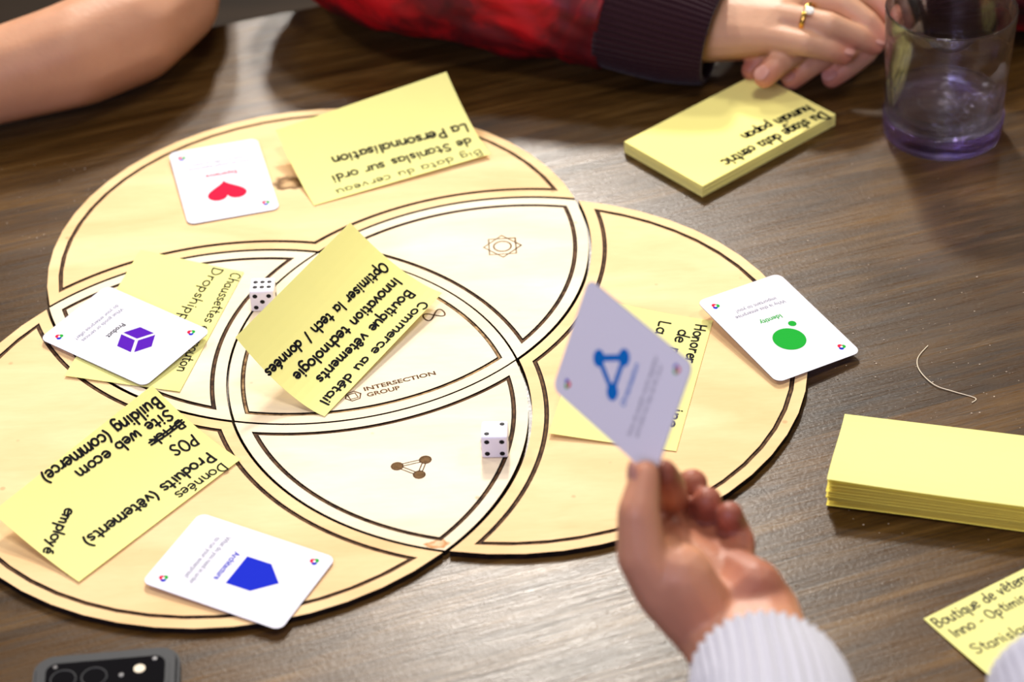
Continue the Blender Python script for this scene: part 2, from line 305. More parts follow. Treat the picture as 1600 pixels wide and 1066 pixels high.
def text_mesh(body, width, height=None, align='LEFT', bold=0.0):
    """printed line of text as a flat mesh, scaled to the wanted width; returns verts, faces with origin at left baseline"""
    cu = bpy.data.curves.new('print', 'FONT'); cu.body = body; cu.size = 1.0; cu.fill_mode = 'FRONT'; cu.offset = bold; cu.resolution_u = 3
    o = bpy.data.objects.new('print', cu); COL.objects.link(o)
    dg = bpy.context.evaluated_depsgraph_get(); me = bpy.data.meshes.new_from_object(o.evaluated_get(dg))
    vs = [v.co.copy() for v in me.vertices]; fs = [tuple(p.vertices) for p in me.polygons]
    bpy.data.objects.remove(o); bpy.data.curves.remove(cu); bpy.data.meshes.remove(me)
    x0 = min(v.x for v in vs); x1 = max(v.x for v in vs); s = width / (x1 - x0)
    sy = s if height is None else height
    return [((v.x - x0) * s, v.y * sy) for v in vs], fs
def loft(rings, closed_ends=True):
    vs, fs = [], []; n = len(rings[0])
    for r in rings: vs += [tuple(p) for p in r]
    for i in range(len(rings) - 1):
        for k in range(n):
            a = i * n + k; b = i * n + (k + 1) % n
            fs.append((a, b, b + n, a + n))
    if closed_ends: fs.append(tuple(range(n - 1, -1, -1))); fs.append(tuple(range((len(rings) - 1) * n, len(rings) * n)))
    return vs, fs
def lathe(prof, n=64):
    vs, fs = [], []; m = len(prof)
    for k in range(n):
        a = 2 * PI * k / n
        for r, z in prof: vs.append((r * math.cos(a), r * math.sin(a), z))
    for k in range(n):
        for j in range(m - 1):
            a = k * m + j; b = ((k + 1) % n) * m + j
            fs.append((a, b, b + 1, a + 1))
    bm = bmesh.new(); bv = [bm.verts.new(v) for v in vs]
    for f in fs:
        try: bm.faces.new([bv[i] for i in f])
        except ValueError: pass
    bmesh.ops.remove_doubles(bm, verts=bm.verts, dist=1e-6)
    bmesh.ops.recalc_face_normals(bm, faces=bm.faces)
    return bm
def tube_path(path, radii, up=V((0, 0, 1)), n=40, rfun=None, squash=1.0, seg=6):
    """rings round a smoothed path"""
    pr = smoothpts([(*p, r) for p, r in zip(path, radii)], seg)
    P = [V(p[:3]) for p in pr]; R = [p[3] for p in pr]; rings = []
    for i, p in enumerate(P):
        d = (P[min(i + 1, len(P) - 1)] - P[max(i - 1, 0)]).normalized()
        x = d.cross(up).normalized(); y = x.cross(d).normalized(); ring = []
        for k in range(n):
            a = 2 * PI * k / n; r = R[i]
            if rfun: r += rfun(i / (len(P) - 1), a, p)
            ring.append(p + x * math.cos(a) * r + y * math.sin(a) * r * squash)
        rings.append(ring)
    return rings
def ball(c, r, sub=2):
    bm = bmesh.new(); bmesh.ops.create_icosphere(bm, subdivisions=sub, radius=r)
    pts = [v.co + V(c) for v in bm.verts]; bm.free(); return pts
def body(name, hulls, m, tips=(), voxel=.0014, smooth=5, tipr=.011, parent=None):
    """ONE continuous skin: tapered limbs (hulls of joint spheres) fused by a voxel remesh, then relaxed"""
    bm = bmesh.new()
    for spheres in hulls:
        vs = []
        for c, r in spheres: vs += [bm.verts.new(p) for p in ball(c, r)]
        res = bmesh.ops.convex_hull(bm, input=vs)
        dead = [v for v in res['geom_interior'] + res['geom_unused'] if isinstance(v, bmesh.types.BMVert)]
        bmesh.ops.delete(bm, geom=list(set(dead)), context='VERTS')
    me = bpy.data.meshes.new(name); bm.normal_update(); bm.to_mesh(me); bm.free()
    o = bpy.data.objects.new(name, me); COL.objects.link(o)
    r = o.modifiers.new('r', 'REMESH'); r.mode = 'VOXEL'; r.voxel_size = voxel
    s = o.modifiers.new('s', 'SMOOTH'); s.factor = .5; s.iterations = smooth
    dg = bpy.context.evaluated_depsgraph_get(); me2 = bpy.data.meshes.new_from_object(o.evaluated_get(dg)); me2.name = name
    bpy.data.objects.remove(o); bpy.data.meshes.remove(me)
    at = me2.attributes.new('flush_shade', 'FLOAT', 'POINT')
    T = [V(t) for t in tips]
    at.data.foreach_set('value', [max([math.exp(-((v.co - q).length / tipr) ** 2) for q in T] or [0]) for v in me2.vertices])
    me2.materials.clear()
    return link(name, me2, m, parent, True)
def chain(*js): return [[js[i], js[i + 1]] for i in range(len(js) - 1)]

# ------------------------------------------------------------------ setting and table
bm = box_bm(-2.5, 2.5, -2.5, 3.2, -.80, -.76)
tag(obj('floor', bm, M['floor']), kind='structure')

GR = math.radians(17.0)                     # direction of the planks
table = empty('table', (0.05, 0.0, -.76), GR)
tag(table, 'dark brown wooden plank table with a worn satin surface under the game', 'table')
cuts = [-.72, -.585, -.45, -.315, -.18, -.045, .090, .225, .357, .419]
ox = .05 * math.cos(GR)                      # table origin seen along / across the grain
oy = -.05 * math.sin(GR)
for a, b in zip(cuts[:-1], cuts[1:]):
    bm = box_bm(-.95, 1.05, a - oy + .00004, b - oy - .00004, .722, .76)
    obj('plank', bm, M['table'], table)
for x in (-.85, .95):
    for y in (-.64, .34): obj('leg', box_bm(x - .03, x + .03, y - .03, y + .03, 0.0, .722, .004), M['leg'], table)

# ------------------------------------------------------------------ the board: three circles, seven flat pieces
R0 = .175; TOP = .004; TH = DATA['theta']; CC = R0 / math.sqrt(3)
CEN = [(CC * math.cos(TH + a), CC * math.sin(TH + a)) for a in (PI / 2, -PI / 6, -5 * PI / 6)]
board = empty('game_board', (0, 0, 0))
tag(board, 'birch plywood game board of three overlapping circles with burnt engraved outlines', 'game board')
def cint(i, ri, j, rj, near):
    (x0, y0), (x1, y1) = CEN[i], CEN[j]; d = math.hypot(x1 - x0, y1 - y0)
    a = (ri * ri - rj * rj + d * d) / (2 * d); h = math.sqrt(max(ri * ri - a * a, 0))
    mx, my = x0 + a * (x1 - x0) / d, y0 + a * (y1 - y0) / d
    c = [(mx + h * (y1 - y0) / d, my - h * (x1 - x0) / d), (mx - h * (y1 - y0) / d, my + h * (x1 - x0) / d)]
    return min(c, key=lambda p: (p[0] - near[0]) ** 2 + (p[1] - near[1]) ** 2)
def region(arcs, d, n=26):
    """arcs: (circle, +1 inside / -1 outside) in order; returns the loop inset by d"""
    m = len(arcs); pts = []
    rad = [R0 - s * d for _, s in arcs]
    vert = []
    for k in range(m):
        i, j = arcs[k - 1][0], arcs[k][0]
        base = [cint(i, R0, j, R0, q) for q in ((9, 9), (-9, -9))]
        # the shared corner of arcs k-1 and k
        vert.append(cint(i, rad[k - 1], j, rad[k], arcs_corner[(frozenset((i, j)), key_corner(arcs, k))]))
    for k in range(m):
        i, s = arcs[k]; cx, cy = CEN[i]; p, q = vert[k], vert[(k + 1) % m]
        a0 = math.atan2(p[1] - cy, p[0] - cx); a1 = math.atan2(q[1] - cy, q[0] - cx)
        da = (a1 - a0 + PI) % (2 * PI) - PI
        if arcs_long.get((tuple(arcs), k)): da = da - 2 * PI if da > 0 else da + 2 * PI
        for t in range(n): a = a0 + da * t / n; pts.append((cx + rad[k] * math.cos(a), cy + rad[k] * math.sin(a)))
    return pts
arcs_corner = {}; arcs_long = {}
def corners(i, j):
    k = 3 - i - j
    c = [cint(i, R0, j, R0, (9 * math.cos(a), 9 * math.sin(a))) for a in (0, PI)]
    c = [cint(i, R0, j, R0, p) for p in ((99, 0), (-99, 0), (0, 99), (0, -99))]
    c.sort(key=lambda p: math.hypot(*p))
    return c[0], c[-1]                        # inner, outer
for i in range(3):
    for j in range(i):
        inn, out = corners(i, j)
        arcs_corner[(frozenset((i, j)), 'in')] = inn; arcs_corner[(frozenset((i, j)), 'out')] = out
def key_corner(arcs, k):
    return CORN[tuple(arcs)][k]
CORN = {}
PIECES = []
for i in range(3):
    j, k = (i + 1) % 3, (i + 2) % 3
    a = ((i, 1), (j, -1), (k, -1)); CORN[a] = ['out', 'out', 'in']           # outer crescent: i/k out, i/j out, j/k in
    PIECES.append(('outer_segment', a, 'crescent', 'groove'))
    b = ((i, 1), (k, -1), (j, 1)); CORN[b] = ['out', 'in', 'in']             # lens i,j without k
    PIECES.append(('inner_segment', b, 'lens', 'groove'))
c = ((0, 1), (1, 1), (2, 1)); CORN[c] = ['in', 'in', 'in']
PIECES.append(('centre_segment', c, 'lens', 'groove_light'))
shift = {0: (0.0004, .0009), 1: (.0, .0), 2: (.0006, -.0002), 3: (-.0003, .0001), 4: (-.0004, -.0003), 5: (0, .0001), 6: (.0001, .0001)}
segs = []
for pi_, (nm, arcs, mk, gk) in enumerate(PIECES):
    def loop(d): return region(arcs, d)
    # crescents have one long outer arc (180 degrees or more)
    if nm == 'outer_segment':
        arcs_long[(tuple(arcs), 0)] = False
        i = arcs[0][0]; p = loop(.002)[13]
        # the outer arc must run away from the board centre
        if math.hypot(*p) < CC: arcs_long[(tuple(arcs), 0)] = True
    L0 = loop(.00075); L1 = loop(.0078); L2 = loop(.0106)
    ar = sum(L0[q - 1][0] * L0[q][1] - L0[q][0] * L0[q - 1][1] for q in range(len(L0)))
    if ar < 0: L0, L1, L2 = L0[::-1], L1[::-1], L2[::-1]
    n = len(L0); dx, dy = shift[pi_]
    e = empty(nm, (dx, dy, 0)); bpy.data.objects.remove(e)
    GD = TOP - .0007
    vs = [(x, y, .0002) for x, y in L0] + [(x, y, TOP) for x, y in L0] + [(x, y, TOP) for x, y in L1] + [(x, y, GD - .0004) for x, y in L1] + [(x, y, TOP) for x, y in L2] + [(x, y, GD - .0004) for x, y in L2]
    fs, mi = [], []
    for q in range(n):
        w = (q + 1) % n
        for (a, b, mt) in ((0, 1, 1), (1, 2, 0), (3, 5, 0)):
            fs.append((a * n + q, a * n + w, b * n + w, b * n + q)); mi.append(mt)
        for (a, b) in ((2, 3), (5, 4)): fs.append((a * n + q, a * n + w, b * n + w, b * n + q)); mi.append(1)
    fs.append(tuple(range(4 * n, 5 * n))); mi.append(0)
    fs.append(tuple(range(n - 1, -1, -1))); mi.append(1)
    s = pyd(nm, vs, fs, [M[mk], M['char']], board, False, mi); s.location = (dx, dy, 0)
    segs.append(s)
    # burnt channel: brown floor with black scorched rims
    w1 = loop(.0085); w2 = loop(.0099)
    if ar < 0: w1, w2 = w1[::-1], w2[::-1]
    vs = [(x, y, GD) for x, y in L1] + [(x, y, GD) for x, y in w1] + [(x, y, GD) for x, y in w2] + [(x, y, GD) for x, y in L2]
    fs, mi = [], []
    for q in range(n):
        w = (q + 1) % n
        for a, mt in ((0, 1), (1, 0), (2, 1)): fs.append((a * n + q, a * n + w, (a + 1) * n + w, (a + 1) * n + q)); mi.append(mt)
    pyd('engraved_border', vs, fs, [M[gk], M['char']], s, False, mi)
def seg_of(x, y):
    ins = [math.hypot(x - cx, y - cy) < R0 for cx, cy in CEN]
    if all(ins): return segs[6]
    for (nm, arcs, _, _), s in zip(PIECES, segs):
        if all((ins[i] if sg > 0 else not ins[i]) for i, sg in arcs): return s
def engrave(name, strokes, w, cx, cy, rot, m='engrave'):
    s = seg_of(cx, cy); ca, sa = math.cos(rot), math.sin(rot)
    def pl(x, y): return (cx + x * ca - y * sa - s.location.x, cy + x * sa + y * ca - s.location.y, TOP + .00006)
    vs, fs = ribbon(strokes, w, pl); return pyd(name, vs, fs, M[m], s)
# star and ring
st = []
for o in (0, PI / 4):
    st.append([(.0122 * math.cos(o + k * PI / 2), .0122 * math.sin(o + k * PI / 2)) for k in range(5)])
st.append(disc2(0, 0, .0056, 28) + [(.0056, 0)])
engrave('engraved_emblem', st, .0011, .0922, .0942, TH - .25)
# three linked nodes
tri = [(-.0085, .0012), (.0077, .0058), (.0042, -.0072)]
cx0, cy0 = .0345, -.1215
for a in tri: engrave('engraved_emblem', [disc2(a[0], a[1], .0034, 20) + [(a[0] + .0034, a[1])]], .0007, cx0, cy0, 0, 'groove')
def sh(a, b, d): L = math.hypot(b[0] - a[0], b[1] - a[1]); return ((b[0] - a[0]) / L * d, (b[1] - a[1]) / L * d)
for a, b in ((0, 1), (1, 2), (2, 0)):
    A, B = tri[a], tri[b]; ux, uy = sh(A, B, 1)
    for o in (-.0010, .0010): engrave('engraved_emblem', [[(A[0] + ux * .0034 - uy * o, A[1] + uy * .0034 + ux * o), (B[0] - ux * .0034 - uy * o, B[1] - uy * .0034 + ux * o)]], .0007, cx0, cy0, 0, 'groove')
s = seg_of(cx0, cy0)
poly_print('engraved_emblem', [[(cx0 + x - s.location.x, cy0 + y - s.location.y) for x, y in disc2(a[0], a[1], .0031)] for a in tri], M['engrave'], s, TOP + .00003)
# figure of eight
st = [[(.0068 * math.sin(t), .0042 * math.sin(2 * t) * .9) for t in [k * 2 * PI / 40 for k in range(41)]]]
engrave('engraved_emblem', st, .0011, .0478, .0236, .45, 'groove')
# hexagon mark beside the lettering
st = [[(.0050 * math.cos(k * PI / 3 + .2), .0046 * math.sin(k * PI / 3 + .2)) for k in range(7)], [(-.0030, .0022), (.0018, .0026), (.0026, -.0022), (-.0022, -.0026), (-.0030, .0022)]]
engrave('engraved_emblem', st, .0009, -.0008, -.0535, TH, 'groove')
for body_, x, y, wdt in (('INTERSECTION', .0060, -.0492, .0447), ('GROUP', .0079, -.0549, .0205)):
    vs, fs = text_mesh(body_, wdt, .0052, bold=.03); ang = TH + .02; ca, sa = math.cos(ang), math.sin(ang); s = seg_of(x, y)
    pyd('engraved_lettering', [(x + a * ca - b * sa - s.location.x, y + a * sa + b * ca - s.location.y, TOP + .00006) for a, b in vs], fs, M['groove'], s)

# ------------------------------------------------------------------ handwriting: single-stroke alphabet (x-height 1)
def arc(cx, cy, rx, ry, a0, a1, n=8):
    return [(cx + rx * math.cos(math.radians(a0 + (a1 - a0) * k / n)), cy + ry * math.sin(math.radians(a0 + (a1 - a0) * k / n))) for k in range(n + 1)]
O_ = lambda cx=.42: arc(cx, .5, .40, .5, 80, 440, 12)
GL = {
 'a': (.90, [arc(.40, .48, .38, .48, 60, 380, 11), [(.78, .98), (.76, .4), (.86, .02)]]),
 'b': (.88, [[(.08, 1.75), (.06, .8), (.08, .02)], arc(.42, .46, .36, .46, 160, -170, 10)]),
 'c': (.76, [arc(.45, .5, .40, .5, 50, 310, 9)]),
 'd': (.90, [arc(.40, .46, .36, .46, 30, 340, 10), [(.78, 1.75), (.76, .8), (.80, .0)]]),
 'e': (.82, [[(.06, .48), (.40, .54), (.74, .60), (.66, .90), (.40, 1.0), (.12, .78), (.05, .42), (.22, .06), (.50, .0), (.76, .16)]]),
 'g': (.88, [arc(.40, .50, .36, .46, 40, 380, 10), [(.76, .98), (.76, .2), (.72, -.45), (.40, -.72), (.08, -.55)]]),
 'h': (.90, [[(.08, 1.75), (.08, .9), (.08, .0)], [(.08, .55), (.35, .95), (.66, .90), (.74, .5), (.76, .0)]]),
 'i': (.34, [[(.14, 1.0), (.14, .5), (.16, .0)], [(.15, 1.42), (.17, 1.48)]]),
 'k': (.82, [[(.08, 1.75), (.08, .9), (.08, .0)], [(.70, 1.0), (.10, .45)], [(.22, .55), (.76, .0)]]),
 'l': (.34, [[(.14, 1.75), (.14, .8), (.16, .0)]]),
 'm': (1.36, [[(.08, 1.0), (.08, .5), (.08, .0)], [(.08, .55), (.28, .95), (.55, .92), (.62, .5), (.63, .0)], [(.63, .55), (.85, .95), (1.12, .92), (1.20, .5), (1.22, .0)]]),
 'n': (.88, [[(.08, 1.0), (.08, .5), (.08, .0)], [(.08, .55), (.35, .97), (.66, .90), (.74, .5), (.76, .0)]]),
 'o': (.88, [O_()]),
 'p': (.88, [[(.08, 1.0), (.07, .2), (.08, -.75)], arc(.42, .50, .36, .46, 160, -170, 10)]),
 'q': (.90, [arc(.40, .50, .36, .46, 20, 340, 10), [(.78, 1.0), (.78, .2), (.78, -.75)]]),
 'r': (.66, [[(.08, 1.0), (.08, .5), (.08, .0)], [(.08, .50), (.28, .92), (.60, .96)]]),
 's': (.70, [[(.62, .90), (.36, 1.02), (.10, .82), (.22, .56), (.50, .44), (.64, .22), (.42, .0), (.06, .10)]]),
 't': (.66, [[(.30, 1.55), (.28, .7), (.32, .10), (.58, .06)], [(.0, 1.02), (.62, 1.06)]]),
 'u': (.90, [[(.08, 1.0), (.08, .40), (.24, .02), (.55, .06), (.74, .45), (.76, 1.0)], [(.76, 1.0), (.76, .5), (.82, .0)]]),
 'v': (.80, [[(.04, 1.0), (.36, .0)], [(.36, .0), (.72, 1.0)]]),
 'w': (1.14, [[(.04, 1.0), (.16, .10), (.36, .02), (.54, .75)], [(.54, .75), (.66, .02), (.88, .10), (1.02, 1.0)]]),
 'y': (.84, [[(.06, 1.0), (.40, .10)], [(.76, 1.0), (.40, .10), (.06, -.72)]]),
 'B': (1.06, [[(.10, 1.7), (.10, .8), (.10, .0)], [(.10, 1.68), (.60, 1.66), (.78, 1.28), (.52, .92), (.14, .88)], [(.14, .88), (.72, .84), (.90, .42), (.60, .02), (.10, .0)]]),
 'C': (1.08, [arc(.58, .85, .52, .85, 50, 310, 11)]),
 'D': (1.14, [[(.10, 1.7), (.10, .8), (.10, .0)], [(.04, 1.70), (.60, 1.62), (.98, 1.1), (.96, .5), (.58, .06), (.06, .0)]]),
 'H': (1.10, [[(.10, 1.7), (.10, .0)], [(.94, 1.7), (.92, .0)], [(.10, .86), (.94, .90)]]),
 'I': (.36, [[(.14, 1.7), (.14, .8), (.14, .0)]]),
 'L': (.82, [[(.10, 1.7), (.10, .6), (.14, .04), (.76, .06)]]),
 'O': (1.20, [arc(.58, .85, .52, .85, 80, 440, 14)]),
 'P': (.98, [[(.10, 1.7), (.10, .8), (.10, .0)], [(.04, 1.66), (.62, 1.66), (.86, 1.22), (.56, .80), (.14, .76)]]),
 'S': (.98, [[(.84, 1.50), (.50, 1.72), (.14, 1.42), (.30, 1.02), (.66, .78), (.84, .38), (.50, .0), (.08, .20)]]),
 '(': (.46, [[(.38, 1.8), (.14, 1.2), (.10, .5), (.34, -.2)]]),
 ')': (.46, [[(.08, 1.8), (.32, 1.2), (.34, .5), (.10, -.2)]]),
 '/': (.62, [[(.50, 1.8), (.10, -.2)]]),
 '-': (.60, [[(.08, .5), (.50, .52)]]),
 ' ': (.62, []),
}
ACC = {'é': ('e', [[(.30, 1.28), (.60, 1.52)]]), 'ê': ('e', [[(.18, 1.26), (.42, 1.55), (.68, 1.28)]])}
def write(text, seed=0):
    rnd = random.Random(seed); x = 0; out = []
    for ch in text:
        extra = []
        if ch in ACC: ch, extra = ACC[ch]
        w, st = GL[ch]
        jx, jy, sl, sc = rnd.uniform(-.03, .03), rnd.uniform(-.06, .06), rnd.uniform(-.05, .05), rnd.uniform(.94, 1.06)
        for s_ in st + extra:
            straight = ch in 'kvPy/HLI' and len(s_) == 2
            q = s_ if straight else smoothpts(s_, 3)
            out.append([(x + (a + b * sl) * sc + jx, b * sc + jy) for a, b in q])
        x += w + .16
    return out, x - .16

# ------------------------------------------------------------------ sticky notes
NL, NW = .127, .076
def note_surface(C, curl=1.7):
    C = [V(c) for c in C]
    def f(a, b, off=0.0):
        u, v = a / NL, b / NW
        g = C[0].lerp(C[1], u); fr = C[3].lerp(C[2], u); p = g.lerp(fr, v)
        dz = (fr.z - g.z); vv = max(v, 0.0)
        p.z = g.z + dz * vv ** curl
        du = (C[1] - C[0]).lerp(C[2] - C[3], v); dv = (fr - g); dv.z = dz * curl * max(vv, .02) ** (curl - 1)
        nn = du.cross(dv).normalized()
        if nn.z < 0: nn = -nn
        return p + nn * off
    return f
def sheet(f, name, m, parent=None, th=.00012, nu=16, nv=14):
    vs, fs = [], []
    for s_ in (0, -1):
        for i in range(nv + 1):
            for j in range(nu + 1): vs.append(f(NL * j / nu, NW * i / nv, s_ * th))
    W = nu + 1; K = W * (nv + 1)
    for i in range(nv):
        for j in range(nu):
            a = i * W + j; fs.append((a, a + 1, a + 1 + W, a + W)); b = a + K; fs.append((b, b + W, b + 1 + W, b + 1))
    rim = [j for j in range(nu)] + [nu + W * i for i in range(nv)] + [nv * W + j for j in range(nu, 0, -1)] + [W * i for i in range(nv, 0, -1)]
    for q in range(len(rim)): a, b = rim[q], rim[(q + 1) % len(rim)]; fs.append((a, a + K, b + K, b))
    o = pyd(name, vs, fs, m, parent)
    bm = bmesh.new(); bm.from_mesh(o.data); bmesh.ops.recalc_face_normals(bm, faces=bm.faces); bm.to_mesh(o.data); bm.free()
    return o
def lines_on(f, lines, parent, inkm, struck=()):
    for k, (txt, p0, p1, xh, wt) in enumerate(lines):
        st, w = write(txt, k * 31 + len(txt))
        (a0, b0), (a1, b1) = p0, p1
        L = math.hypot(a1 - a0, b1 - b0); ux, uy = (a1 - a0) / L, (b1 - b0) / L
        sx = L / w; sy = xh * .80 / 1000.0
        wt = wt * 1.15 / 1000.0
        def pl(x, y):
            # x along the line, y up towards the glued edge; the given points are the middle of the x-height
            return f(a0 + ux * x + uy * y, b0 + uy * x - ux * y, .00022)
        st2 = [[(x * sx, (y - .5) * sy) for x, y in s_] for s_ in st]
        if txt in struck:
            for y in (-.05, .45): st2.append([(-.001, (y - .1) * sy), (L * .5, (y + .05) * sy), (L + .001, (y - .1) * sy)])
        vs, fs = ribbon(st2, wt, pl)
        pyd('handwriting', vs, fs, inkm, parent)
NOTE_LABEL = {
 'center': ('sticky_note', 'yellow sticky note at the board centre with four bold lines starting Commerce au détail'),
 'LL': ('sticky_note', 'yellow sticky note on the lower left circle with a crossed-out word, headed Données'),
 'top': ('sticky_note', 'yellow sticky note on the upper circle beside the heart card, reading Big data du cerveau'),
 'left': ('sticky_note', 'yellow sticky note half hidden under the purple cube card, reading Chaussettes'),
 'right': ('sticky_note', 'yellow sticky note on the right circle behind the hand-held card, starting Honorer'),
 'br': ('sticky_note', 'yellow sticky note on bare table in the bottom right corner, reading Boutique de vêtements'),
}
for k in ('left', 'top', 'LL', 'right', 'br', 'center'):
    nm, lb = NOTE_LABEL[k]; f = note_surface(DATA['notes'][k])
    o = tag(sheet(f, nm, M['yellow']), lb, 'sticky note', 'loose sticky notes')
    lines_on(f, DATA['text'][k], o, M['ink2'] if k == 'br' else M['ink'], struck=('Brick',))

# ------------------------------------------------------------------ cards
CWD, CLN = .0615, .0875
def rrect(w, h, r, n=7):
    pts = []
    for cx, cy, a in ((w / 2 - r, h / 2 - r, 0), (-w / 2 + r, h / 2 - r, 90), (-w / 2 + r, -h / 2 + r, 180), (w / 2 - r, -h / 2 + r, 270)):
        for k in range(n + 1): t = math.radians(a + 90 * k / n); pts.append((cx + r * math.cos(t), cy + r * math.sin(t)))
    return pts
def prism(name, pts, z0, z1, m, parent=None, mi=None, smooth=False):
    n = len(pts); vs = [(x, y, z0) for x, y in pts] + [(x, y, z1) for x, y in pts]
    fs = [tuple(range(n - 1, -1, -1)), tuple(range(n, 2 * n))] + [(k, (k + 1) % n, n + (k + 1) % n, n + k) for k in range(n)]
    return pyd(name, vs, fs, m, parent, smooth, mi and [mi[0], mi[1]] + [mi[2]] * n)
def printed(parent, txt, x0, y0, x1, m, size, name='printed_text', bold=0.0):
    vs, fs = text_mesh(txt, abs(x1 - x0), size, bold=bold)
    return pyd(name, [(x0 + a, y0 + b, .00030) for a, b in vs], fs, M[m], parent)
mm = .001
CARDS = {
 'identity': dict(label='white card with green circles over the board right rim, titled Identity', title=('Identity', 'green', -7.8, 7.8), lines=[('Why is this enterprise', -18.2, 18.2), ('important to you?', -14.8, 14.8)]),
 'product': dict(label='white card with a purple cube on the left of the board, titled Product', title=('Product', 'ink', -7.4, 7.4), lines=[('What goods or services', -18.2, 18.2), ('do your enterprise offer?', -19.4, 19.4)]),
 'architecture': dict(label='white card with a blue pentagon on the lower rim of the board, titled Architecture', title=('Architecture', 'blue', -11.6, 11.6), lines=[('What do you need in order', -20, 20), ('to run your enterprise?', -17.2, 17.2)]),
 'experience': dict(label='white card with a red heart on the upper left circle of the board', title=('Experience', 'red', -10.6, 10.6), lines=[('How do people experience', -20.6, 20.6), ('what you offer to them?', -18.4, 18.4)]),
 'held': dict(label='white card with a blue three-node network held up between thumb and finger', title=('Organisation', 'sky', -11.6, 11.6), lines=[('How do people work together', -21.5, 21.5), ('and what do they do for you?', -19.4, 19.4)]),
}
def arcs_heart():
    pts = []
    for k in range(40):
        t = 2 * PI * k / 40
        pts.append((16 * math.sin(t) ** 3 * .82 * mm, (11.8 + (13 * math.cos(t) - 5 * math.cos(2 * t) - 2 * math.cos(3 * t) - math.cos(4 * t)) * .78 + 1.6) * mm))
    return pts
for k, cd in CARDS.items():
    c0, MR = DATA['cards'][k]
    root = empty('game_card'); mw = Matrix([list(r) for r in MR]).to_4x4(); mw.translation = V(c0); root.matrix_world = mw
    tag(root, cd['label'], 'card', 'cards of the board game')
    prism('card_sheet', rrect(CWD, CLN, .0052), -.00022, .00022, [M['card'], M['card_edge']], root, (0, 0, 1))
    z = .00028
    if k == 'identity':
        poly_print('printed_icon', [disc2(.8 * mm, 13.3 * mm, 10.3 * mm, 48), disc2(-9.3 * mm, 1.8 * mm, 2.6 * mm)], M['green'], root, z)
    if k == 'product':
        H6 = [[(-.9, -2.3), (-10.4, 3.2), (-10.4, 14.6), (-.9, 9.0)], [(.9, -2.3), (.9, 9.0), (10.8, 14.6), (10.8, 3.2)], [(.0, 10.8), (-9.6, 16.4), (0, 22.0), (9.8, 16.4)]]
        poly_print('printed_icon', [[(x * mm, y * mm) for x, y in p] for p in H6], M['purple'], root, z)
    if k == 'architecture':
        poly_print('printed_icon', [[(x * mm, y * mm) for x, y in ((-11.0, -1.4), (11.8, -1.4), (11.6, 13.8), (0, 25.0), (-11.2, 13.8))]], M['blue'], root, z)
    if k == 'experience': poly_print('printed_icon', [arcs_heart()], M['red'], root, z)
    if k == 'held':
        T3 = [(0, 18.6), (9.4, 2.0), (-9.4, 2.0)]
        poly_print('printed_icon', [disc2(x * mm, y * mm, 4.3 * mm) for x, y in T3], M['sky'], root, z)
        vs, fs = ribbon([[(T3[a][0] * mm, T3[a][1] * mm), (T3[b][0] * mm, T3[b][1] * mm)] for a, b in ((0, 1), (1, 2), (2, 0))], 3.2 * mm, lambda x, y: (x, y, z - .00002))
        pyd('printed_icon', vs, fs, M['sky'], root)
    tt, tm, x0, x1 = cd['title']
    printed(root, tt, x0 * mm, -9.4 * mm, x1 * mm, tm, 5.2 * mm, 'printed_title', .018)
    for (tx, a, b), y in zip(cd['lines'], (-20.0, -24.8)): printed(root, tx, a * mm, y * mm, b * mm, 'grey', 4.2 * mm)
    ba = math.radians(DATA['logo'][k])
    for sx in (-1, 1):
        lx, ly = sx * 22.9 * mm, -sx * 34.2 * mm
        cs = [(lx + 1.15 * mm * math.cos(ba + q * 2 * PI / 3), ly + 1.15 * mm * math.sin(ba + q * 2 * PI / 3)) for q in range(3)]
        lg = None
        for (x, y), mk, dz in zip(cs, ('blue', 'green', 'red'), (0, .00002, .00004)):
            o = poly_print('printed_logo', [disc2(x, y, 1.55 * mm, 18)], M[mk], root, z + dz)
        poly_print('printed_logo', [disc2(lx, ly, .75 * mm, 14)], M['white'], root, z + .00006)

# ------------------------------------------------------------------ dice
def make_pip():
    bm = bmesh.new(); bmesh.ops.create_uvsphere(bm, u_segments=14, v_segments=8, radius=1)
    bmesh.ops.transform(bm, matrix=Matrix.Diagonal((.00155, .00155, .00028, 1)), verts=bm.verts)
    me = bpy.data.meshes.new('pip'); bm.to_mesh(me); bm.free(); me.materials.append(M['pip']); me.shade_smooth(); return me
PIP = make_pip(); DS = .0155
LAY = {1: [(0, 0)], 2: [(-1, -1), (1, 1)], 3: [(-1, -1), (0, 0), (1, 1)], 4: [(-1, -1), (1, -1), (-1, 1), (1, 1)],
       5: [(-1, -1), (1, -1), (0, 0), (-1, 1), (1, 1)], 6: [(-1, -.62), (0, -.62), (1, -.62), (-1, .62), (0, .62), (1, .62)]}
def die(loc, rz, faces, label):
    root = empty('die', loc, rz); tag(root, label, 'die', 'white dice on the board')
    h = DS / 2
    b = obj('cube_body', box_bm(-h, h, -h, h, 0, DS, .0014, 4), M['die'], root, True)
    axes = {'top': (V((1, 0, 0)), V((0, 1, 0))), 'front': (V((1, 0, 0)), V((0, 0, 1))), 'right': (V((0, 1, 0)), V((0, 0, 1))), 'left': (V((0, -1, 0)), V((0, 0, 1))), 'back': (V((-1, 0, 0)), V((0, 0, 1)))}
    for fc, n in faces.items():
        x, y = axes[fc]; nn = x.cross(y)
        for a, c in LAY[n]:
            p = bpy.data.objects.new('pip', PIP); COL.objects.link(p); p.parent = root
            mt = Matrix((x, y, nn)).transposed().to_4x4(); mt.translation = V((0, 0, h)) + nn * h + x * a * .0043 + y * c * .0043
            p.matrix_local = mt
    return root
